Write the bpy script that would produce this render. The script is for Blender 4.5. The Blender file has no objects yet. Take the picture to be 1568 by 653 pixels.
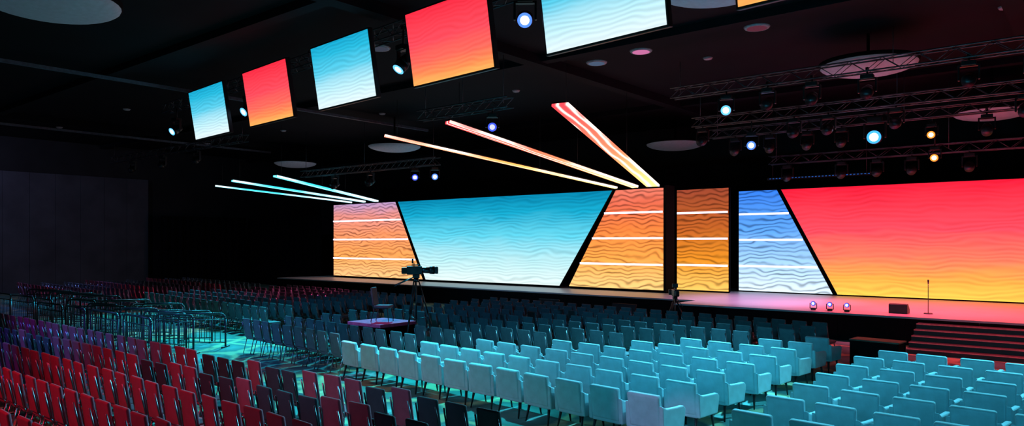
import bpy, bmesh, math, random
from mathutils import Matrix, Vector
random.seed(7)
scene = bpy.context.scene
COL = scene.collection
scene.view_settings.view_transform = 'Standard'
try: scene.view_settings.look = 'None'
except Exception: pass

def lin(c):
    return tuple(((x/255)/12.92 if x/255 <= 0.04045 else ((x/255+0.055)/1.055)**2.4) for x in c)+(1,)

# ---------------------------------------------------------------- materials
def pbr(name, col, rough=0.7, metal=0.0, var=0.25, scale=8.0, spec=0.5, sheen=0.0, emit=0.0):
    m = bpy.data.materials.new(name); m.use_nodes = True
    nt = m.node_tree; b = nt.nodes['Principled BSDF']
    tc = nt.nodes.new('ShaderNodeTexCoord'); n = nt.nodes.new('ShaderNodeTexNoise')
    n.inputs['Scale'].default_value = scale; n.inputs['Detail'].default_value = 3
    nt.links.new(tc.outputs['Object'], n.inputs['Vector'])
    r = nt.nodes.new('ShaderNodeValToRGB')
    c0 = [x*(1-var) for x in col[:3]]+[1]; c1 = [min(1, x*(1+var)) for x in col[:3]]+[1]
    r.color_ramp.elements[0].position = .3; r.color_ramp.elements[1].position = .7
    r.color_ramp.elements[0].color = c0; r.color_ramp.elements[1].color = c1
    nt.links.new(n.outputs['Fac'], r.inputs['Fac'])
    nt.links.new(r.outputs['Color'], b.inputs['Base Color'])
    b.inputs['Roughness'].default_value = rough; b.inputs['Metallic'].default_value = metal
    b.inputs['Specular IOR Level'].default_value = spec
    b.inputs['Sheen Weight'].default_value = sheen
    if emit:
        nt.links.new(r.outputs['Color'], b.inputs['Emission Color'])
        b.inputs['Emission Strength'].default_value = emit
    return m

def emis(name, col, s=1.0):
    m = bpy.data.materials.new(name); m.use_nodes = True
    nt = m.node_tree; nt.nodes.clear()
    o = nt.nodes.new('ShaderNodeOutputMaterial'); e = nt.nodes.new('ShaderNodeEmission')
    e.inputs['Color'].default_value = tuple(col[:3])+(1,); e.inputs['Strength'].default_value = s
    nt.links.new(e.outputs[0], o.inputs[0]); return m

def nmath(nt, op, a, b=None):
    n = nt.nodes.new('ShaderNodeMath'); n.operation = op
    for i, v in enumerate((a, b)):
        if v is None: continue
        if isinstance(v, (int, float)): n.inputs[i].default_value = v
        else: nt.links.new(v, n.inputs[i])
    return n.outputs[0]

def screen_mat(name, stops, freq=3.5, amp=0.1, wav=1.5, strength=1.0, xs=0.5, sharp=1.0):
    """vertical gradient with rippling sand-wave lines, as LED content; paints lit relief on scenic panels"""
    m = bpy.data.materials.new(name); m.use_nodes = True
    nt = m.node_tree; nt.nodes.clear(); L = nt.links.new
    o = nt.nodes.new('ShaderNodeOutputMaterial'); e = nt.nodes.new('ShaderNodeEmission')
    tc = nt.nodes.new('ShaderNodeTexCoord')
    sg = nt.nodes.new('ShaderNodeSeparateXYZ'); L(tc.outputs['Generated'], sg.inputs[0])
    so = nt.nodes.new('ShaderNodeSeparateXYZ'); L(tc.outputs['Object'], so.inputs[0])
    mp = nt.nodes.new('ShaderNodeMapping'); mp.inputs['Scale'].default_value = (xs, 0, 1.1)
    L(tc.outputs['Object'], mp.inputs['Vector'])
    n1 = nt.nodes.new('ShaderNodeTexNoise'); n1.inputs['Scale'].default_value = 1.0; n1.inputs['Detail'].default_value = 1.5
    L(mp.outputs[0], n1.inputs['Vector'])
    mp2 = nt.nodes.new('ShaderNodeMapping'); mp2.inputs['Scale'].default_value = (0.25, 0, 1.2)
    L(tc.outputs['Object'], mp2.inputs['Vector'])
    n2 = nt.nodes.new('ShaderNodeTexNoise'); n2.inputs['Scale'].default_value = 1.6; n2.inputs['Detail'].default_value = 2
    L(mp2.outputs[0], n2.inputs['Vector'])
    ph = nmath(nt, 'ADD', nmath(nt, 'MULTIPLY', so.outputs['Z'], freq), nmath(nt, 'MULTIPLY', n1.outputs['Fac'], wav*2.2))
    s = nmath(nt, 'SINE', nmath(nt, 'MULTIPLY', ph, 6.2832))
    if sharp != 1.0:   # narrow dark creases, relief shade painted in: 1-2*|.|^k
        h = nmath(nt, 'ADD', nmath(nt, 'MULTIPLY', s, .5), .5)
        s = nmath(nt, 'SUBTRACT', .35, nmath(nt, 'MULTIPLY', nmath(nt, 'POWER', h, sharp), 1.6))
    k2 = nmath(nt, 'MAXIMUM', nmath(nt, 'SUBTRACT', nmath(nt, 'MULTIPLY', n2.outputs['Fac'], 4.0), 1.0), 0.15)
    s = nmath(nt, 'MULTIPLY', nmath(nt, 'MULTIPLY', s, amp), k2)
    val = nmath(nt, 'ADD', s, 1.0)
    g = nmath(nt, 'ADD', sg.outputs['Z'], nmath(nt, 'MULTIPLY', nmath(nt, 'SUBTRACT', n2.outputs['Fac'], .5), 0.16))
    r = nt.nodes.new('ShaderNodeValToRGB'); cr = r.color_ramp
    cr.elements[0].position = stops[0][0]; cr.elements[0].color = lin(stops[0][1])
    cr.elements[1].position = stops[-1][0]; cr.elements[1].color = lin(stops[-1][1])
    for p, c in stops[1:-1]:
        el = cr.elements.new(p); el.color = lin(c)
    L(g, r.inputs['Fac'])
    mx = nt.nodes.new('ShaderNodeMix'); mx.data_type = 'RGBA'; mx.blend_type = 'MULTIPLY'; mx.inputs['Factor'].default_value = 1
    L(r.outputs['Color'], mx.inputs['A']); L(val, mx.inputs['B'])
    L(mx.outputs['Result'], e.inputs['Color']); e.inputs['Strength'].default_value = strength
    L(e.outputs[0], o.inputs[0]); return m

BLUE = [(0, (228, 245, 243)), (.28, (180, 229, 236)), (.55, (94, 206, 230)), (.8, (22, 164, 200)), (1, (4, 126, 166))]
BLUE2 = [(0, (225, 242, 246)), (.3, (180, 228, 240)), (.55, (90, 200, 228)), (.8, (40, 180, 215)), (1, (20, 160, 200))]
RED = [(0, (255, 212, 85)), (.16, (255, 175, 75)), (.36, (255, 122, 96)), (.60, (255, 76, 94)), (1, (255, 28, 58))]
m_blue = screen_mat('led_content_blue', BLUE, freq=5.2, amp=.10, wav=2.0, xs=.45, strength=1.12)
m_red = screen_mat('led_content_red', RED, freq=5.2, amp=.10, wav=2.0, xs=.45, strength=1.12)
m_blueh = screen_mat('led_content_blue_small', BLUE2, freq=9, amp=.09, wav=2.2, xs=.8, strength=1.12)
REDH = [(0, (255, 185, 95)), (.12, (255, 145, 85)), (.32, (255, 105, 92)), (.55, (255, 76, 92)), (1, (250, 42, 66))]
m_redh = screen_mat('led_content_red_small', REDH, freq=9, amp=.09, wav=2.2, xs=.8, strength=1.1)
PW = dict(freq=4.6, amp=.34, wav=1.9, xs=.8, sharp=2.2, strength=1.15)  # scenic panels: tape light and relief shade painted as emission
m_orp = screen_mat('scenic_panel_orange_lit', [(0, (255, 208, 130)), (.3, (255, 165, 75)), (.6, (246, 128, 62)), (.85, (225, 104, 76)), (1, (228, 120, 100))], **PW)
m_pkp = screen_mat('scenic_panel_pink_lit', [(0, (255, 195, 130)), (.3, (250, 160, 85)), (.58, (243, 145, 98)), (.82, (225, 140, 130)), (1, (175, 145, 190))], **PW)
m_blp = screen_mat('scenic_panel_blue_lit', [(0, (225, 242, 255)), (.3, (160, 206, 250)), (.6, (92, 160, 242)), (1, (50, 120, 228))], **PW)
m_nar = screen_mat('scenic_panel_dark_orange_lit', [(0, (255, 200, 100)), (.3, (232, 142, 38)), (.6, (190, 95, 38)), (1, (150, 66, 45))], **PW)
m_tape = emis('led_tape_white', (.85, .74, 1.0), 2.4)
m_black = pbr('black_metal', (.012, .012, .014), .45)
m_blackm = pbr('black_fabric', (.006, .006, .007), .95, spec=.1)
m_chrome = pbr('chrome_tube', (.30, .30, .34), .35, 1.0, var=.05)
m_dsteel = pbr('dark_steel', (.06, .065, .075), .35, .8)
m_truss = pbr('truss_aluminium', (.12, .12, .14), .45, .7)
m_armf = pbr('armchair_velvet', (.44, .55, .60), .85, var=.12, scale=5, sheen=.3)
m_grayf = pbr('gray_upholstery', (.12, .135, .155), .85, var=.15, scale=6)
m_dark = pbr('charcoal_upholstery', (.035, .04, .055), .85, var=.15, scale=6)
m_redf = pbr('red_lit_upholstery', (.34, .06, .10), .8, var=.18, scale=5)  # red stage light painted into the fabric colour
m_dome = pbr('ceiling_dome_faint_glow', (.40, .45, .55), .6, var=.08, emit=.04)  # domes are off; faint emission added to lift them from the dark

# ---------------------------------------------------------------- mesh builder
class MB:
    def __init__(s): s.bm = bmesh.new()
    def _add(s, t, mat, M, smooth):
        for f in t.faces: f.material_index = mat; f.smooth = smooth
        if M is not None: t.transform(M)
        me = bpy.data.meshes.new('tmp'); t.to_mesh(me); t.free(); s.bm.from_mesh(me); bpy.data.meshes.remove(me)
    def box(s, c, size, mat=0, bev=0, seg=2, M=None, rx=0, taper=1.0, smooth=False):
        t = bmesh.new(); bmesh.ops.create_cube(t, size=1)
        for v in t.verts:
            k = taper if v.co.z > 0 else 1
            v.co.x *= size[0]*k; v.co.y *= size[1]; v.co.z *= size[2]
        if bev: bmesh.ops.bevel(t, geom=list(t.edges), offset=bev, segments=seg, affect='EDGES', profile=.5)
        T = Matrix.Translation(c) @ Matrix.Rotation(rx, 4, 'X')
        if M is not None: T = M @ T
        s._add(t, mat, T, smooth)
    def cyl(s, p0, p1, r0, r1=None, mat=0, seg=8, M=None):
        r1 = r0 if r1 is None else r1
        p0 = Vector(p0); p1 = Vector(p1); d = p1-p0
        t = bmesh.new(); bmesh.ops.create_cone(t, cap_ends=True, segments=seg, radius1=r0, radius2=r1, depth=d.length)
        T = Matrix.Translation((p0+p1)/2) @ d.to_track_quat('Z', 'Y').to_matrix().to_4x4()
        if M is not None: T = M @ T
        s._add(t, mat, T, True)
    def prism(s, pts, a, b, axis='X', mat=0, bev=0, M=None, front=None):
        """extrude polygon; axis X: pts=(y,z) ; axis Y: pts=(x,z)"""
        t = bmesh.new()
        f = (lambda p, k: (k, p[0], p[1])) if axis == 'X' else (lambda p, k: (p[0], k, p[1]))
        A = [t.verts.new(f(p, a)) for p in pts]; B = [t.verts.new(f(p, b)) for p in pts]
        fa = t.faces.new(A); fb = t.faces.new(B[::-1]); n = len(pts)
        for i in range(n): t.faces.new((A[i], B[i], B[(i+1) % n], A[(i+1) % n]))
        bmesh.ops.recalc_face_normals(t, faces=list(t.faces))
        if bev: bmesh.ops.bevel(t, geom=list(t.edges), offset=bev, segments=2, affect='EDGES', profile=.5)
        for g in t.faces: g.material_index = mat
        if front is not None:
            for g in t.faces: g.smooth = False
            fa.material_index = front
            me = bpy.data.meshes.new('tmp')
            if M is not None: t.transform(M)
            t.to_mesh(me); t.free(); s.bm.from_mesh(me); bpy.data.meshes.remove(me); return
        s._add(t, mat, M, False)
    def path(s, pts, r, mat=0, seg=8, M=None):
        for a, b in zip(pts[:-1], pts[1:]): s.cyl(a, b, r, mat=mat, seg=seg, M=M)
    def mesh(s, name, mats):
        me = bpy.data.meshes.new(name); s.bm.to_mesh(me); s.bm.free()
        for m in mats: me.materials.append(m)
        return me
    def obj(s, name, mats, loc=(0, 0, 0), rz=0):
        return put(name, s.mesh(name, mats), loc, rz)

def put(name, me, loc=(0, 0, 0), rz=0, scale=1):
    o = bpy.data.objects.new(name, me); COL.objects.link(o)
    o.location = loc; o.rotation_euler = (0, 0, rz); o.scale = (scale,)*3
    return o

# ---------------------------------------------------------------- room shell
def carpet():
    m = bpy.data.materials.new('patterned_carpet'); m.use_nodes = True
    nt = m.node_tree; L = nt.links.new; b = nt.nodes['Principled BSDF']; b.inputs['Roughness'].default_value = .85
    b.inputs['Specular IOR Level'].default_value = .25
    tc = nt.nodes.new('ShaderNodeTexCoord')
    v = nt.nodes.new('ShaderNodeTexVoronoi'); v.feature = 'DISTANCE_TO_EDGE'; v.inputs['Scale'].default_value = .9
    n = nt.nodes.new('ShaderNodeTexNoise'); n.inputs['Scale'].default_value = 1.4; n.inputs['Detail'].default_value = 4
    L(tc.outputs['Object'], n.inputs['Vector'])
    mv = nt.nodes.new('ShaderNodeMix'); mv.data_type = 'RGBA'; mv.inputs['Factor'].default_value = .35
    L(tc.outputs['Object'], mv.inputs['A']); L(n.outputs['Color'], mv.inputs['B']); L(mv.outputs['Result'], v.inputs['Vector'])
    r = nt.nodes.new('ShaderNodeValToRGB'); cr = r.color_ramp
    cr.elements[0].color = (.42, .42, .24, 1); cr.elements[0].position = .03
    cr.elements[1].color = (.06, .16, .15, 1); cr.elements[1].position = .10
    e = cr.elements.new(.35); e.color = (.12, .30, .28, 1)
    e = cr.elements.new(.55); e.color = (.22, .40, .36, 1)
    L(v.outputs['Distance'], r.inputs['Fac']); L(r.outputs['Color'], b.inputs['Base Color'])
    return m
m_carpet = carpet()
m_ceil = pbr('ceiling_black_paint', (.0045, .005, .008), .9, scale=.5, spec=.2)
m_wall = pbr('wall_gray_panel', (.09, .09, .12), .85, scale=.6)
m_walld = pbr('wall_dark_paint', (.02, .02, .025), .85, scale=.6)
XL, XR, YB, YF, ZC = -54, 14, -8, 39, 10
def slab(name, a, b, mat):
    q = MB(); c = [(a[i]+b[i])/2 for i in range(3)]; q.box((0, 0, 0), [abs(b[i]-a[i]) for i in range(3)])
    return q.obj(name, [mat], c)
slab('floor', (XL, YB, -.2), (XR, YF, 0), m_carpet)
slab('ceiling', (XL, YB, ZC), (XR, YF, ZC+.2), m_ceil)
slab('wall_back', (XL, YF, 0), (XR, YF+.2, ZC), m_walld)
slab('wall_rear', (XL, YB-.2, 0), (XR, YB, ZC), m_walld)
slab('wall_right', (XR, YB, 0), (XR+.2, YF, ZC), m_walld)
slab('wall_left', (XL-.2, YB, 0), (XL, YF, ZC), m_walld)
q = MB()
y = -7.5
while y < 24:
    q.box((0, y+.75, 3.9), (.12, 1.485, 7.8), bev=.006, seg=1); y += 1.5
q.obj('operable_wall_panel', [m_wall], (XL+.08, 0, 0))
for x in (-44, -16, -2):
    slab('ceiling_beam', (x-.25, YB, ZC-.35), (x+.25, YF, ZC-.001), m_ceil)
for yb in (3, 12, 21, 32):
    slab('ceiling_beam', (XL, yb-.2, ZC-.25), (XR, yb+.2, ZC-.002), m_ceil)
m_track = pbr('track_metal', (.12, .15, .2), .5, .3)
slab('wall_track', (-30.12, YB, ZC-.40), (-29.98, 29, ZC-.28), m_track)
slab('wall_track', (-46.1, YB, ZC-.40), (-45.96, 29, ZC-.28), m_track)
m_can = pbr('downlight_trim', (.35, .35, .42), .5, emit=.02)
for x in range(-48, 12, 9):
    for yy in (7, 16, 25):
        q = MB(); q.cyl((0, 0, -.06), (0, 0, 0), .14, .18, 0, 14); q.obj('recessed_downlight', [m_can], (x+.7, yy, ZC))
for l, c, s in (((-12.7, 22.6, ZC), (.9, .25, .55), .7), ((-14.8, 23.0, ZC), (.2, .3, .5), .35), ((-8.5, 22.4, ZC), (.9, .2, .35), .12), ((-19.5, 16.5, ZC), (.35, .4, .6), .12)):
    q = MB(); q.cyl((0, 0, -.05), (0, 0, 0), .36, .40, 0, 24); q.cyl((0, 0, -.06), (0, 0, -.04), .30, .30, 1, 24)
    q.obj('recessed_downlight', [m_can, emis('downlight_lens', c, s)], l)

def dome(loc, r):
    q = MB(); t = bmesh.new()
    prof = [(r*math.sin(a), -r*.22*math.cos(a)) for a in [i*math.pi/2/8 for i in range(9)]]
    n = 36; rings = []
    for rad, z in prof[1:]:
        rings.append([t.verts.new((rad*math.cos(2*math.pi*k/n), rad*math.sin(2*math.pi*k/n), z)) for k in range(n)])
    c = t.verts.new((0, 0, prof[0][1]))
    for k in range(n): t.faces.new((c, rings[0][k], rings[0][(k+1) % n]))
    for a, b in zip(rings[:-1], rings[1:]):
        for k in range(n): t.faces.new((a[k], b[k], b[(k+1) % n], a[(k+1) % n]))
    q._add(t, 0, None, True)
    q.cyl((0, 0, -.02), (0, 0, .10), r*1.02, r*1.02, 1, 36)
    q.cyl((0, 0, .10), (0, 0, ZC-loc[2]), .05, .05, 1, 10)
    q.obj('ceiling_dome_light', [m_dome, m_blackm], loc)
for l, r in [((-19.6, 6.4, 9.05), 1.55), ((-29.7, 26.2, 8.45), 1.4), ((-43, 29.0, 8.7), 1.4), ((-17.8, 35.3, 8.5), 1.5), ((-6, 25.4, 9.0), 1.45),
             ((-6.9, 15.6, 9.1), 1.4), ((3, 25, 8.9), 1.4), ((-3.5, 33.5, 8.3), 1.3)]:
    dome(l, r)

def drape(name, x0, y0, x1, y1, z1, mat, z0=0.0):
    t = bmesh.new(); L = math.hypot(x1-x0, y1-y0); n = int(L/.09); dx, dy = (x1-x0)/L, (y1-y0)/L
    prev = None
    for i in range(n+1):
        s = L*i/n; o = .07*math.sin(s*2*math.pi/.55)+.03*math.sin(s*3.1)
        x = x0+dx*s-dy*o; yy = y0+dy*s+dx*o
        a = t.verts.new((x, yy, z0)); b = t.verts.new((x, yy, z1))
        if prev: t.faces.new((prev[0], a, b, prev[1]))
        prev = (a, b)
    q = MB(); q._add(t, 0, None, True); return q.obj(name, [mat])
m_drape = pbr('black_velour_drape', (.006, .006, .008), .95, spec=.1)
drape('black_drape', -53, 31.4, -43.2, 31.4, 5.2, m_drape)
drape('black_drape', -43.1, 36.8, 13, 36.8, 7.4, m_drape)
drape('black_drape', -52.6, 24.3, -52.6, 31.0, 5.2, m_drape)

# ---------------------------------------------------------------- stage
SZ = .9
m_deck = pbr('stage_deck_gloss', (.50, .46, .50), .38, var=.08, scale=.8)
q = MB()
q.prism([(-43, 0), (12.5, 0), (12.5, SZ), (-43, SZ)], 27.6, 36.4, 'Y', 0)
q.box((-.25, 26.65, SZ/2), (25.5, 1.9, SZ))
for i, x in enumerate(range(-43, 12, 2)):
    yy = 27.57 if x < -13 else 25.67
    q.box((x+1, yy, SZ/2-.03), (1.99, .04, SZ-.06), 1)
q.box((-13.03, 26.65, SZ/2-.03), (.04, 1.96, SZ-.06), 1)
q.obj('stage_platform', [m_deck, m_blackm])
q = MB(); n = 5
for i in range(n):
    h = SZ*(n-i)/(n+1)
    q.box((0, -.2-.36*i, h/2), (5.4, .36, h), 0); q.box((0, -.37-.36*i, h-.015), (5.4, .03, .03), 1)
q.obj('stage_steps', [m_black, pbr('step_nosing_glow', (.60, .10, .12), .6, emit=.14)], (-1.9, 25.64, 0))  # nosings are no lamps; red light put in as tint and emission

ZB, ZT = 1.0, 5.83
def wallpanel(name, plane, bl, br, tl, tr, zb, zt, mat, tapes=False):
    cx = (bl+br)/2; q = MB()
    q.prism([(bl-cx, zb), (br-cx, zb), (tr-cx, zt), (tl-cx, zt)], 0, .18, 'Y', 1, front=0)
    e = .04
    for a, b in (((bl, zb), (br, zb)), ((br, zb), (tr, zt)), ((tr, zt), (tl, zt)), ((tl, zt), (bl, zb))):
        q.cyl((a[0]-cx, .03, a[1]), (b[0]-cx, .03, b[1]), e, mat=1, seg=6)
    if tapes:
        for f in (.25, .51, .765):
            z = zb+(zt-zb)*f; l = bl+(tl-bl)*f; r = br+(tr-br)*f
            q.box(((l+r)/2-cx, -.04, z), (r-l-.1, .05, .09), 2)
    q.box((0, .3, (zb+zt)/2-.05), (max(.6, (br-bl)*.6), .2, zt-zb-.3), 1)
    q.box(((bl+br)/2-cx, .12, (zb+SZ)/2), (abs(br-bl)*.98, .1, abs(zb-SZ)), 1)
    return q.obj(name, [mat, m_blackm, m_tape], (cx, plane, 0))
wallpanel('scenic_wave_panel', 30.6, -40.9, -32.1, -40.9, -34.6, ZB, ZT, m_pkp, True)
wallpanel('led_video_wall', 30.6, -31.9, -21.95, -34.4, -18.75, ZB, ZT, m_blue)
wallpanel('scenic_wave_panel', 30.6, -21.4, -16.0, -18.6, -16.0, ZB, ZT, m_orp, True)
wallpanel('scenic_wave_panel', 32.5, -16.3, -13.65, -16.3, -13.65, .95, ZT, m_nar, True)
wallpanel('scenic_wave_panel', 34, -13.8, -9.45, -13.8, -11.95, .93, 5.74, m_blp, True)
wallpanel('led_video_wall', 34, -9.3, 5.3, -11.8, 7.8, .93, 5.74, m_red)
wallpanel('scenic_wave_panel', 34, 5.45, 9.8, 7.95, 9.8, .93, 5.74, m_blp, True)
slab('masking_flat', (-15.94, 30.55, SZ), (-15.86, 31.4, ZT+.1), m_blackm)

# ---------------------------------------------------------------- hanging LED displays
def hanging_screen(x, mat):
    ang = math.atan(-.09); Y = 12.35+(-5.05-x)*.0905
    q = MB(); W, H, D = 3.02, 1.83, .14
    q.box((0, .0, H/2), (W+.1, D, H+.1), 1, bev=.015)
    q.box((0, -D/2-.004, H/2), (W, .012, H), 0)
    q.box((0, .1, H*.5), (W*.5, .12, H*.5), 1)
    for s in (-1, 1): q.box((s*W*.3, .14, H*.55), (.08, .1, H*.9), 1)
    me = q.mesh('hanging_led_display', [mat, m_black])
    o = put('hanging_led_display', me, (x+1.51, Y-.1, 7.38), ang)
    o.rotation_euler = (math.radians(9), 0, ang)
    return o
for x, m in zip((-28.15, -23.45, -18.85, -14.12, -9.45, -5.0, -.3), (m_blueh, m_redh, m_blueh, m_redh, m_blueh, m_redh, m_blueh)):
    hanging_screen(x, m)

# ---------------------------------------------------------------- trusses
def truss(p0, p1, s=.35, drops=True, name='lighting_truss'):
    p0 = Vector(p0); p1 = Vector(p1); L = (p1-p0).length; q = MB(); h = s/2
    for a in (-h, h):
        for b in (-h, h): q.cyl((0, a, b), (L, a, b), .025, mat=0, seg=6)
    n = max(2, int(L/s/1.3)); st = L/n
    for i in range(n):
        x0, x1 = i*st, (i+1)*st
        if i % 2: x0, x1 = x1, x0
        for a in (-h, h):
            q.cyl((x0, a, -h), (x1, a, h), .012, seg=5); q.cyl((x0, -h, a), (x1, h, a), .012, seg=5)
    if drops:
        k = max(2, int(L/6))
        for i in range(k+1):
            x = .3+(L-.6)*i/k; q.cyl((x, 0, 0), (x, 0, ZC-.36-p0.z), .012, seg=5)
    d = p1-p0
    return q.obj(name, [m_truss], p0, math.atan2(d.y, d.x))
truss((-33, 15.5, 9.3), (4, 12.15, 9.3))
truss((-12, 23.6, 8.55), (9, 23.6, 8.55))
truss((-13.5, 30.2, 8.0), (9, 30.2, 8.0))
truss((-36, 24.8, 7.2), (-25, 24.8, 7.2))
truss((-13, 27.4, 8.1), (9, 27.4, 8.1))
truss((-12, 33.2, 7.0), (9, 33.2, 7.0))
truss((-20, 18.9, 8.0), (-15.6, 18.9, 8.0))
truss((-26, -2.5, 9.3), (6, -2.5, 9.3))
truss((-50, 20, 8.6), (-34, 20, 8.6))

# ---------------------------------------------------------------- light fixtures
def moving_light(loc, target, col=(.7, .85, 1), s=12, hang=True, scale=1.0, lit=True, name='moving_head_light', drop=0.0):
    q = MB(); d = (Vector(target)-Vector(loc)); k = 1 if hang else -1
    az = math.atan2(d.y, d.x); R = Matrix.Rotation(az-math.pi/2, 4, 'Z')
    q.box((0, 0, .42*k), (.36, .3, .14), 0, bev=.02, M=R)
    for sx in (-1, 1): q.box((sx*.24, 0, .17*k), (.05, .12, .42), 0, bev=.015, M=R)
    q.box((0, 0, .36*k), (.52, .12, .05), 0, M=R)
    if hang:
        q.cyl((0, 0, .48), (0, 0, .62+drop), .03, mat=0)
        q.box((0, 0, .66+drop), (.08, .1, .1), 0)
    dn = d.normalized()
    q.cyl(-dn*.22, dn*.05, .13, .19, 0, 16); q.cyl(dn*.05, dn*.26, .19, .17, 0, 16)
    q.cyl(dn*.262, dn*.27, .165, .165, 1, 24)
    if lit: q.cyl(dn*.268, dn*.28, .105, .09, 2, 24)
    mats = [m_black, emis('lens_halo', col, 1.6), emis('lens_core', [.5+.5*c for c in col], s)] if lit else [m_black, m_dsteel]  # coloured glow ring around the core stands in for the halo
    return put(name, q.mesh(name, mats), loc, 0, scale)
C = (-3, 3, 2.5)
CB = (.08, .22, 1); CC = (.12, .5, 1); OR = (1, .28, .03); BL = (.04, .08, 1)
moving_light((-10.25, 12.95, 8.35), C, CB, 6, drop=.2)
moving_light((-15.0, 13.55, 8.2), (-16, 8, 1), CC, 5, drop=.3)
moving_light((-24.6, 14.6, 8.2), (-24, 5, 2), CC, 5, drop=.3)
moving_light((-31.4, 15.2, 8.2), (-30, 5, 2), CC, 5, drop=.3)
moving_light((-10.0, 23.6, 7.75), C, CC, 8)
moving_light((-10.6, 27.4, 7.0), C, CB, 6, drop=.3)
moving_light((-6.9, 30.2, 7.3), C, (.05, .38, 1), 12, scale=1.5)
moving_light((-5.0, 30.2, 7.2), C, OR, 3, scale=.8)
moving_light((-4.9, 30.2, 6.35), C, OR, 3, drop=.9, scale=.8)
moving_light((-26.6, 24.8, 6.5), C, BL, 4, scale=.9)
moving_light((-25.2, 24.8, 6.45), C, CB, 5, scale=.9)
moving_light((-16.4, 18.9, 7.25), C, BL, 1.5, scale=.9)
for x in (-8.6, -7.2, -5.6, -3, -1.5): moving_light((x, 23.6, 7.8), (x+1, 10, 0), lit=False)
for x in (-12.6, -9, -7.8, -5.6, -2): moving_light((x, 27.4, 7.35), (x, 10, 0), lit=False)
for x in (-12.4, -10.9, -9.4, -8.1, -3.3): moving_light((x, 30.2, 7.25), (x+1, 20, 0), lit=False)
for x in (-11.2, -8.9, -7.5, -6.2, -4.2): moving_light((x, 33.2, 6.25), (x+1, 20, 0), lit=False)
for x in (-33, -30): moving_light((x, 24.8, 6.45), (x, 12, 0), lit=False)
for x in (-47, -43, -39): moving_light((x, 20, 7.85), (x+3, 8, 0), lit=False)
for x in (-24, -20, -16, -10, -4, 2): moving_light((x, -2.5, 8.55), (x, 8, 0), lit=False)
for x in (-7.95, -7.4, -6.85): moving_light((x, 26.2, SZ+.23), C, (.06, .10, 1), 3, hang=False, scale=.45)
q = MB()
q.box((0, 0, 0), (4.5, .10, .10), 0)
for i in range(30): q.box((-2.1+i*.145, -.06, 0), (.07, .02, .03), 1)
for sx in (-2, 2): q.cyl((sx, 0, 0), (sx, 0, 3.79), .012, mat=0)
q.obj('led_batten_light', [m_black, emis('batten_blue', (.05, .25, 1), .35)], (-10.0, 33.6, 6.2))

# ---------------------------------------------------------------- overhead LED ribbons
def ribbon_mat(name, c_near, c_mid, c_far, s=1.5, white=True):
    m = bpy.data.materials.new(name); m.use_nodes = True
    nt = m.node_tree; nt.nodes.clear(); K = nt.links.new
    o = nt.nodes.new('ShaderNodeOutputMaterial'); e = nt.nodes.new('ShaderNodeEmission')
    tc = nt.nodes.new('ShaderNodeTexCoord'); g = nt.nodes.new('ShaderNodeSeparateXYZ'); K(tc.outputs['Generated'], g.inputs[0])
    mp = nt.nodes.new('ShaderNodeMapping'); mp.inputs['Scale'].default_value = (.4, 1.2, 0); K(tc.outputs['Object'], mp.inputs[0])
    n = nt.nodes.new('ShaderNodeTexNoise'); n.inputs['Scale'].default_value = .7; K(mp.outputs[0], n.inputs['Vector'])
    r = nt.nodes.new('ShaderNodeValToRGB'); cr = r.color_ramp
    cr.elements[0].color = lin(c_far); cr.elements[1].color = lin(c_near); cr.elements.new(.5).color = lin(c_mid)
    K(g.outputs['X'], r.inputs['Fac'])
    ph = nmath(nt, 'ADD', nmath(nt, 'MULTIPLY', g.outputs['Y'], 1.9), nmath(nt, 'MULTIPLY', n.outputs['Fac'], 1.6))
    st = nmath(nt, 'POWER', nmath(nt, 'ABSOLUTE', nmath(nt, 'SINE', nmath(nt, 'MULTIPLY', ph, 3.1416))), 8)
    mx = nt.nodes.new('ShaderNodeMix'); mx.data_type = 'RGBA'; K(st, mx.inputs['Factor'])
    K(r.outputs['Color'], mx.inputs['A']); mx.inputs['B'].default_value = (1, .85, .75, 1) if white else (.7, .95, 1, 1)
    K(mx.outputs['Result'], e.inputs['Color']); e.inputs['Strength'].default_value = s
    K(e.outputs[0], o.inputs[0]); return m
def ribbon(p0, p1, w, h, cols, s, white=True):
    p0 = Vector(p0); p1 = Vector(p1); d = p1-p0; L = d.length
    q = MB(); q.box((L/2, 0, 0), (L, w, h), 0); q.box((L/2, 0, h/2+.03), (L, w*.7, .06), 1)
    me = q.mesh('overhead_led_ribbon', [ribbon_mat('led_ribbon_glow', *cols, s, white), m_black])
    o = put('overhead_led_ribbon', me)
    xa = d.normalized(); ya = Vector((0, 0, 1)).cross(xa).normalized(); za = xa.cross(ya)
    M = Matrix((xa, ya, za)).transposed().to_4x4(); M.translation = p0; o.matrix_world = M
    c = MB()
    for f in (.35, .95):
        p = p0+d*f; c.cyl((p.x, p.y, p.z+.08), (p.x, p.y, ZC-.37), .008, seg=5)
    k = c.obj('suspension_cable', [m_black]); k.parent = o; k.matrix_parent_inverse = M.inverted()
WARM = ((255, 60, 70), (255, 120, 85), (255, 210, 125)); WARM2 = ((255, 110, 75), (255, 160, 85), (255, 220, 110))
CY = ((40, 205, 230), (60, 205, 240), (160, 225, 250))
ribbon((-16.5, 30.5, 5.92), (-14.55, 20.3, 8.0), .62, .09, WARM, 1.9)
ribbon((-17.45, 30.5, 5.92), (-20.1, 20.5, 8.0), .40, .10, WARM, 1.9)
ribbon((-18.5, 30.5, 5.92), (-24.8, 21.3, 8.0), .28, .085, WARM2, 1.9)
ribbon((-36.3, 30.5, 5.92), (-34.3, 21.9, 6.8), .3, .09, CY, 2.0, False)
ribbon((-37.5, 30.5, 5.92), (-38.8, 22.0, 6.8), .3, .09, CY, 2.0, False)
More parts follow.
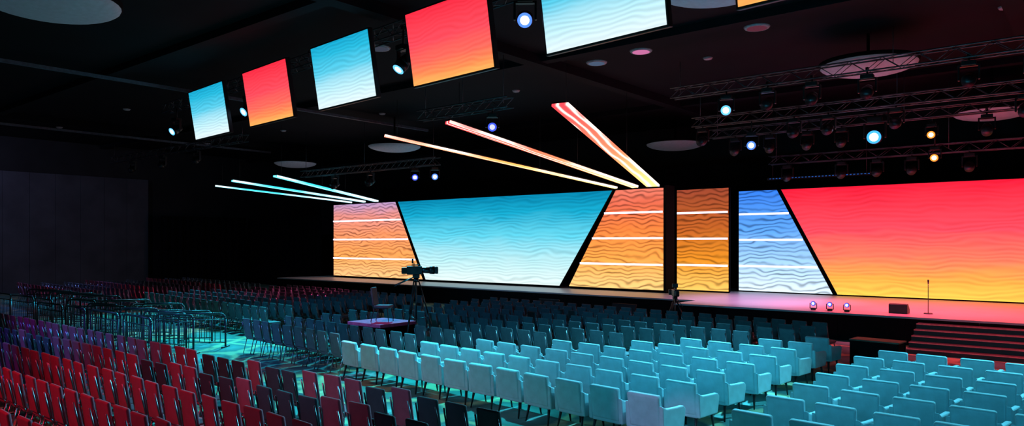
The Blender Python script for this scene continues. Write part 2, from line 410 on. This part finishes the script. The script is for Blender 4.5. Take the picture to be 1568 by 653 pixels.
ribbon((-38.8, 30.5, 5.92), (-43.1, 23.3, 6.8), .26, .08, CY, 2.0, False)

# ---------------------------------------------------------------- chairs
def armchair_mesh():
    q = MB()
    q.box((0, 0, .335), (.57, .58, .09), 0, bev=.02)
    q.box((0, .05, .43), (.48, .52, .13), 0, bev=.04, seg=3)
    q.box((0, -.29, .615), (.56, .11, .55), 0, bev=.035, seg=3, rx=math.radians(9), taper=1.05)
    q.box((0, -.22, .62), (.44, .08, .40), 0, bev=.035, seg=3, rx=math.radians(9))
    for s in (-1, 1):
        a, b = (s*.352, s*.268)
        q.prism([(-.30, .30), (.29, .30), (.335, .50), (.350, .60), (.29, .65), (.05, .655), (-.20, .67), (-.335, .73)], min(a, b), max(a, b), 'X', 0, bev=.022)
        for y, t in ((.25, .28), (-.25, -.31)):
            q.cyl((s*.25, y, .30), (s*.28, t, 0), .028, .014, 1, 8)
    return q.mesh('armchair', [m_armf, m_black])
def banquet_mesh(fab, legs, tall=0.0):
    q = MB()
    q.box((0, .02, .455), (.47, .47, .075), 0, bev=.028, seg=3)
    q.box((0, .02, .41), (.42, .42, .025), 1)
    q.box((0, -.265, .755+tall/2), (.45, .055, .54+tall), 0, bev=.025, seg=3, rx=math.radians(8), taper=.93)
    for s in (-1, 1):
        q.cyl((s*.19, .2, .42), (s*.215, .25, 0), .014, .012, 1)
        q.path([(s*.205, -.34, .93), (s*.215, -.245, .50), (s*.205, -.20, .42), (s*.215, -.30, 0)], .013, 1)
        q.cyl((s*.195, .21, .40), (s*.2, -.2, .40), .010, mat=1)
    return q.mesh('banquet_chair', [fab, legs])
M_ARM = armchair_mesh(); M_RED = banquet_mesh(m_redf, m_chrome, .06); M_GRAY = banquet_mesh(m_grayf, m_chrome); M_DARK = banquet_mesh(m_dark, m_dsteel)
RZ = math.radians(-5.7)
def ch(name, me, X, Y0, slope=.1, rz=RZ):
    j = random.uniform
    put(name, me, (X+j(-.02, .02), Y0-slope*(X+5.6)+j(-.025, .025), 0), rz+j(-.05, .05))
def blocked(x, y):
    return (-18.0 < x < -14.3 and 13.2 < y < 15.75)
for k in range(10):
    Y0 = 10.45+1.25*k if k < 8 else 19.2+1.1*(k-7)
    xl = -14.1+(Y0-10.45)*.95; X = -5.6
    while k < 8 and X >= xl:
        if not blocked(X, Y0-.1*(X+5.6)): ch('armchair', M_ARM, X, Y0)
        X -= .76
    if k >= 8: X = -6.2
    while X > -19.6:
        y = Y0-.1*(X+5.6)
        if not blocked(X, y): ch('banquet_chair', M_GRAY, X, Y0)
        X -= .60
for k in range(6):
    Y0 = 10.45+1.25*k
    X = -3.8
    while X < 2.0:
        ch('armchair', M_ARM, X, Y0); X += .78
X = -3.6
while X < 2: ch('armchair', M_ARM, X, 17.95); X += .78
for k in range(8):
    X = -22.6
    while X > -33.5:
        ch('banquet_chair', M_GRAY, X, 12.9+1.05*k, .08); X -= .60
for k in range(9):
    X = -36
    while X > -46:
        ch('banquet_chair', M_GRAY if k % 3 else M_RED, X, 10.6+1.15*k, .08); X -= .62
# foreground block, red light painted into its fabric
for k in range(7):
    Y0 = 7.6-1.05*k; X = -6.4-(.28 if k % 2 else 0)
    while X > -27:
        if -.6347*X+.7727*Y0 > 7.0 and Y0 > -.36*X-2.9:
            dk = (k == 0 and X > -14 and random.random() < .75) or X > -7.6+k*.3 or (k == 1 and random.random() < .2)
            ch('banquet_chair', M_DARK if dk else M_RED, X, Y0, .0, rz=math.radians(-2))
        X -= .57

# ---------------------------------------------------------------- camera riser, tripod, operator chair
m_rtop = pbr('riser_carpet', (.60, .12, .35), .8)
def riser(cx, cy, w, d, h, top=None):
    q = MB(); q.box((0, 0, h-.05), (w, d, .1), 0, bev=.01)
    q.box((0, 0, (h-.1)/2), (w-.06, d-.06, h-.1), 1)
    return q.obj('riser_platform', [top or m_rtop, m_blackm], (cx, cy, 0))
riser(-16.95, 14.45, 1.5, 1.4, .88)
riser(-15.42, 14.45, 1.5, 1.4, .45, m_blackm)
def video_camera(loc, rz, H=1.45, big=True):
    q = MB(); Hh = H
    for i in range(3):
        a = math.radians(90+120*i); x, y = math.cos(a), math.sin(a)
        for o in (-.03, .03): q.cyl((x*.08-y*o, y*.08+x*o, Hh-.12), (x*.34-y*o, y*.34+x*o, Hh*.42), .018, mat=0)
        q.cyl((x*.32, y*.32, Hh*.46), (x*.55, y*.55, 0.012), .020, mat=0)
        q.cyl((0, 0, Hh*.33), (x*.36, y*.36, Hh*.36), .010, mat=0)
    q.cyl((0, 0, Hh*.33), (0, 0, Hh-.1), .02, mat=0)
    q.cyl((0, 0, Hh-.14), (0, 0, Hh-.02), .09, .07, 0, 14)
    q.box((0, 0, Hh+.03), (.14, .2, .1), 0, bev=.015)
    q.cyl((.05, -.08, Hh), (.12, -.62, Hh-.25), .012, mat=0); q.cyl((-.05, -.08, Hh), (-.14, -.6, Hh-.22), .012, mat=0)
    q.box((0, -.05, Hh+.2), (.17, .44, .24), 0, bev=.02)
    q.box((0, -.02, Hh+.355), (.04, .22, .035), 0, bev=.01)
    q.box((0, -.34, Hh+.19), (.12, .16, .18), 1, bev=.02)
    L = .36 if big else .2
    q.cyl((0, .17, Hh+.2), (0, .17+L*.6, Hh+.2), .075, .09, 0, 18); q.cyl((0, .17+L*.6, Hh+.2), (0, .17+L, Hh+.2), .105, .115, 1, 18)
    q.box((0, .17+L+.05, Hh+.2), (.26, .1, .2), 0, bev=.02)
    q.box((-.02, -.1, Hh+.47), (.2, .05, .14), 0, bev=.01); q.cyl((-.02, -.06, Hh+.3), (-.02, -.06, Hh+.42), .012, mat=0)
    q.obj('broadcast_camera', [m_dsteel, m_black], loc, rz)
video_camera((-15.45, 14.45, .45), math.radians(-42), 1.80)
o = put('operator_chair', banquet_mesh(m_grayf, m_dsteel), (-16.9, 14.45, .881), math.radians(-60))
video_camera((-12.0, 23.8, 0), math.radians(40), 1.25, False)

q = MB(); q.box((0, 0, .73), (1.2, .6, .04), 0, bev=.01)
q.box((0, 0, .36), (1.14, .54, .70), 1)
for sx in (-.57, .57):
    for sy in (-.27, .27): q.cyl((sx, sy, 0), (sx, sy, .72), .02, mat=1)
q.obj('draped_table', [pbr('table_top_wood', (.3, .12, .08), .5), m_blackm], (-4.6, 20.4, 0), RZ)
q = MB(); q.prism([(-.2, 0), (.2, 0), (.2, .12), (-.05, .32), (-.2, .3)], -.28, .28, 'X', 0, bev=.01); q.box((0, .09, .2), (.46, .3, .01), 1, rx=math.radians(-38))
q.obj('stage_monitor_wedge', [m_black, m_dsteel], (-5.4, 26.9, SZ))
q = MB(); q.cyl((0, 0, 0), (0, 0, .03), .14, .12, 0, 20); q.cyl((0, 0, .03), (0, 0, 1.0), .011, mat=0); q.cyl((0, 0, 1.0), (.02, -.12, 1.12), .02, .026, 0, 10)
q.obj('microphone_stand', [m_dsteel], (-4.6, 27.2, SZ))
for x in (-15.2, -19):
    q = MB(); q.box((0, 0, .45), (1.1, .08, .66), 0, bev=.01, rx=math.radians(-20)); q.box((0, .05, .2), (.5, .4, .06), 0); q.box((0, .1, .1), (.1, .1, .25), 0)
    q.box((0, 0, .02), (.6, .5, .04), 0)
    q.obj('confidence_monitor', [m_black], (x, 25.6, 0))

# ---------------------------------------------------------------- guard rails at left
m_rail = pbr('rail_black_enamel', (.03, .035, .045), .4, .3)
def guard_rail(loc, rz, L=1.9, H=1.05):
    q = MB(); r = .16; P = [(-L/2, 0, 0), (-L/2, 0, H-r)]
    for i in range(1, 5):
        a = math.pi-i*math.pi/8; P.append((-L/2+r+r*math.cos(a), 0, H-r+r*math.sin(a)))
    P += [(-x, 0, z) for x, _, z in P[::-1]]
    q.path(P, .030, 0)
    q.cyl((-L/2, 0, .15), (L/2, 0, .15), .018); q.cyl((-L/2, 0, H*.82), (L/2, 0, H*.82), .018)
    nb = int(L/.16)
    for i in range(1, nb): x = -L/2+L*i/nb; q.cyl((x, 0, .15), (x, 0, H*.82), .011, seg=6)
    for s in (-1, 1): q.box((s*L/2, 0, .02), (.06, .5, .04), 0, bev=.01)
    q.obj('guard_rail', [m_rail], loc, rz)
for i in range(7): guard_rail((-21.2-1.15*i, 10.2+.25*(i % 2), 0), math.radians(28+random.uniform(-14, 14)), random.uniform(1.3, 1.7), random.uniform(1.05, 1.3))
for i in range(6): guard_rail((-21.8-1.3*i, 11.35+.2*(i % 2), 0), math.radians(40+random.uniform(-14, 14)), 1.5, random.uniform(1.0, 1.25))
for i in range(6): guard_rail((-29.8-1.2*i, 11.5, 0), math.radians(30+random.uniform(-12, 12)), 1.6, 1.2)
for i in range(4): guard_rail((-20.9-2.2*i, 9.0, 0), math.radians(random.uniform(-6, 6)), 2.0, 1.2)
for i in range(4): guard_rail((-29.9-2.3*i, 9.6, 0), math.radians(random.uniform(-6, 6)), 2.0, 1.2)

# ---------------------------------------------------------------- lights
def spot(loc, tgt, col, power, ang=50, blend=.6, size=.15, name='spotlight'):
    l = bpy.data.lights.new(name, 'SPOT'); l.energy = power; l.color = col; l.spot_size = math.radians(ang); l.spot_blend = blend; l.shadow_soft_size = size
    o = bpy.data.objects.new(name, l); COL.objects.link(o); o.location = loc
    o.rotation_euler = (Vector(tgt)-Vector(loc)).to_track_quat('-Z', 'Y').to_euler(); return o
CYN = (.02, .62, .92)
spot((-11, -1.8, 7.9), (-9, 13.5, .5), (.01, .55, .85), 1800, 38)
spot((3, -1.8, 7.9), (-2.5, 13.2, .5), (.01, .55, .85), 1500, 40)
spot((-9, 22.6, 7.6), (-8.5, 12.5, .5), (.10, .74, 1), 18000, 60, .8)
spot((-1, 22.6, 7.6), (-2, 12.5, .5), (.10, .74, 1), 10000, 60, .8)
spot((-20, -2.2, 7.9), (-19, 15, .5), (.04, .45, .9), 2800, 46)
spot((-22, 19.6, 7.3), (-18, 11, 0), CYN, 6000, 60)
spot((-27, 18.0, 9.0), (-22.2, 11.2, 0), (.04, .68, .80), 13000, 36, .6)
spot((-36, 20, 7.8), (-30, 12, .5), CYN, 7000, 60)
spot((-28, 10, 9.2), (-26.3, 12.2, 0), (.3, .85, 1), 5000, 18, .4)
spot((-13, 12.8, 8.0), (-11.8, 9.0, 0), (.03, .7, .85), 6000, 62)
spot((-14, -1.8, 7.9), (-13, 3.8, .5), (1, .03, .09), 2200, 64, .9)
spot((-23, -1.8, 7.9), (-21.5, 6, .5), (.20, .07, .85), 2600, 46)
spot((-43, 19.0, 7.4), (-42, 12, .5), (.2, .3, .9), 2000, 70)
spot((-15.6, 12.7, 8.0), (-14.15, 11.2, .5), (.75, .55, 1), 1500, 11)
spot((-5, -1.8, 7.9), (-5.5, 10.3, .5), (.65, .5, 1), 2200, 6)
spot((-17, 9.5, 8.8), (-17, 14.4, .9), (1, .12, .5), 700, 16)
spot((-26, 24.2, 6.3), (-31, 18, .5), (1, .10, .3), 2500, 60)
spot((-48, 8, 9), (-54, 14, 3), (.30, .33, .6), 900, 120)
spot((-1.6, 28.4, 7.0), (-2.6, 28.6, .9), (1, .05, .10), 5000, 110, .8)  # unseen deck wash, this and next two spots, added to redden the floor
spot((-6.4, 28.4, 7.0), (-6.4, 28.8, .9), (1, .12, .25), 2600, 90, .8)
spot((-11.2, 28.4, 7.0), (-11.2, 29.3, .9), (.9, .42, .9), 2000, 75, .8)
spot((-1.6, 20.5, 7.5), (-1.8, 24.6, .4), (1, .1, .15), 900, 50, .8)  # unseen spot added to bring red light onto the steps
spot((-22, 24.8, 6.7), (-22, 29, .9), (.3, .7, 1), 300, 100)

w = bpy.data.worlds.new('World'); scene.world = w; w.use_nodes = True
w.node_tree.nodes['Background'].inputs[0].default_value = (.3, .4, .7, 1); w.node_tree.nodes['Background'].inputs[1].default_value = .02

# ---------------------------------------------------------------- camera
cam = bpy.data.cameras.new('camera'); co = bpy.data.objects.new('camera', cam); COL.objects.link(co)
cam.sensor_width = 36; cam.lens = 25.55; cam.shift_y = .029; cam.clip_end = 300
co.location = (0, 0, 3.25); co.rotation_euler = (math.radians(90), 0, math.radians(39.4))
scene.camera = co
